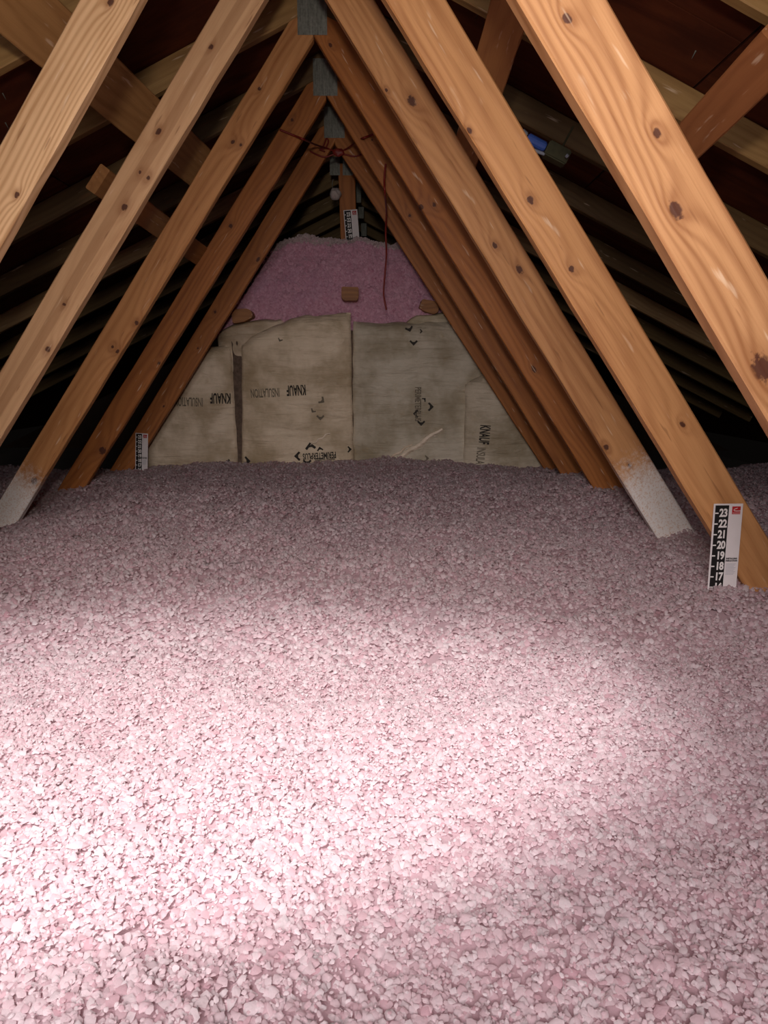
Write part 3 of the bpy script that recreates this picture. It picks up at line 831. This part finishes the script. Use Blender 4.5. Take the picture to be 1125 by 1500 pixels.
def put(t, tl, bl, Y, s, label, yaw=0.0):
    a = W(*tl, Y); b = W(*bl, Y)
    t.location = a; t.scale = (s, s, s)
    t.rotation_euler = (0, math.atan2(a.x - b.x, a.z - b.z), yaw)
    tag(t, label, 'ruler', 'numbered insulation depth rulers')
put(r1, (1046, 738), (1036, 868), YN[1] - 0.012, 1.0, 'large white ruler, numbers 23 down to 17, at the foot of the right web')
put(r2, (198.5, 634), (198, 700), YN[5] - 0.006, 1.0, 'small white ruler standing at the foot of the rear left web')
put(r3, (503, 308), (507.5, 365), YN[6] - 0.008, 1.20, 'small white ruler on the king post above the pink heap')

# ------------------------------------------------------------------ wires
def tube(name, pts, r, mat, label, cat='wire', parent=None, k=8):
    pts = [Vector(p) for p in pts]
    # Catmull-Rom
    P = []
    for i in range(len(pts) - 1):
        p0, p1, p2, p3 = pts[max(i - 1, 0)], pts[i], pts[i + 1], pts[min(i + 2, len(pts) - 1)]
        for s_ in range(8):
            t = s_ / 8
            P.append(0.5 * ((2 * p1) + (p2 - p0) * t + (2 * p0 - 5 * p1 + 4 * p2 - p3) * t * t + (-p0 + 3 * p1 - 3 * p2 + p3) * t ** 3))
    P.append(pts[-1])
    verts, faces = [], []; up = Vector((0.1, -1, 0.2)).normalized()
    for i, p in enumerate(P):
        d = (P[min(i + 1, len(P) - 1)] - P[max(i - 1, 0)]).normalized()
        a = d.cross(up).normalized(); b = d.cross(a)
        for q in range(k):
            an = 2 * PI * q / k; verts.append(p + a * math.cos(an) * r + b * math.sin(an) * r - P[0])
    for i in range(len(P) - 1):
        for q in range(k):
            q2 = (q + 1) % k; faces.append((i * k + q, i * k + q2, (i + 1) * k + q2, (i + 1) * k + q))
    faces.append(tuple(range(k))); faces.append(tuple(reversed([(len(P) - 1) * k + q for q in range(k)])))
    o = mesh_obj(name, verts, faces, mat, parent, P[0], smooth=True)
    if label: tag(o, label, cat)
    return o
yc = YN[5] - 0.012
tube('red_wire', [W(410, 190, 3.235), W(432, 199, 3.24), W(447, 205, 3.235), W(462, 212, 3.60), W(478, 217, yc), W(494, 222, yc), W(508, 218, yc), W(522, 207, 3.62), W(530, 203, 3.235), W(543, 198, 3.225), W(556, 192, 3.21)], 0.0042, WIRE, 'dark red wire strung across under the ridge from left web to right web')
tube('red_wire', [W(454, 221, yc), W(463, 226, yc), W(476, 230, yc), W(490, 226, yc), W(504, 226, yc), W(520, 229, yc), W(534, 224, yc)], 0.004, WIRE, 'second dark red wire lying just below the strung one on the rear truss')
tube('wire_loop', [W(468, 220, yc - .01), W(474, 213, yc - .01), W(478, 203, yc - .01), W(481, 207, yc - .01), W(477, 216, yc - .01), W(470, 219, yc - .01), W(476, 222, yc - .01)], 0.0035, WIRE, 'small loop of dark red wire left of the ridge on the rear truss')
tube('hanging_wire', [W(565, 240, 3.21), W(563, 262, 3.21), W(564, 285, 3.22), W(566, 310, 3.5), W(565, 340, 3.6), W(566, 372, 3.6), W(564, 400, 3.6), W(562, 428, 3.6), W(564, 444, 3.6), W(566, 454, 3.6)], 0.0042, WIRE, 'dark red wire hanging down in front of the pink heap')
# knot of wire right at the peak of the rear truss
bm = bmesh.new(); bmesh.ops.create_icosphere(bm, subdivisions=2, radius=0.024)
for v in bm.verts: v.co *= 1 + 0.3 * float(noise(v.co.x * 90, v.co.z * 90, 3))
c = W(496, 223, yc - 0.02); kb = bm_obj('wire_knot', bm, WIRE, None, c); kb.scale = (1.2, 0.5, 0.8); tag(kb, 'bunched knot of dark red wire at the peak of the rear truss', 'wire')

# pale round puff hanging beside the king post
c = W(491, 284, 4.30)
bm = bmesh.new(); bmesh.ops.create_icosphere(bm, subdivisions=3, radius=0.031)
for v in bm.verts: v.co *= 1 + 0.32 * float(noise(v.co.x * 70 + 3, v.co.z * 70 + v.co.y * 50, 13))
pf = empty('insulation_puff', c); tag(pf, 'pale round tuft hanging on a thread left of the king post', 'tuft')
bm_obj('tuft', bm, plain('pale_tuft', (0.50, 0.42, 0.39), 0.9, var=0.3), pf, c)
tube('thread', [c + Vector((-.012, 0, .02)), c + Vector((-.016, 0, .05)), c + Vector((-.01, 0.0, .075))], 0.002, STEEL, None, parent=pf)

# blue plastic fitting on a dark bracket, between the two front right webs
c = W(795, 215, 2.45)
bt = empty('electrical_fitting', c); tag(bt, 'blue plastic sleeve with dark olive bracket, hanging in the dark between the front right webs', 'fitting')
def seg(name, pa, pb, r, mat, Y=2.45, k=14):
    a, b = W(*pa, Y), W(*pb, Y); d = b - a
    bm = bmesh.new(); bmesh.ops.create_cone(bm, segments=k, radius1=r, radius2=r * 0.96, depth=d.length, cap_ends=True)
    bmesh.ops.bevel(bm, geom=[e for e in bm.edges if len(e.link_faces) == 2 and e.calc_face_angle(0) > 1.2], offset=r * 0.2, segments=2, affect='EDGES')
    q = d.to_track_quat('Z', 'Y')
    for v in bm.verts: v.co = q @ v.co
    return bm_obj(name, bm, mat, bt, (a + b) / 2, smooth=False)
seg('sleeve', (772, 202), (799, 216), 0.016, BLUE); seg('end_cap', (763, 193), (771, 200), 0.012, GREY)
seg('strap', (779, 219), (798, 226), 0.005, GREY, 2.44)
a = W(815, 226, 2.45)
o = bm_obj('bracket', box_bm(0.075, 0.05, 0.045, 0.004), OLIVE, bt, a); o.rotation_euler = (0, 0.45, 0)
seg('bolt', (829, 227), (832, 230), 0.006, GREY, 2.41)
seg('hanger', (840, 185), (818, 226), 0.003, OLIVE, 2.46)
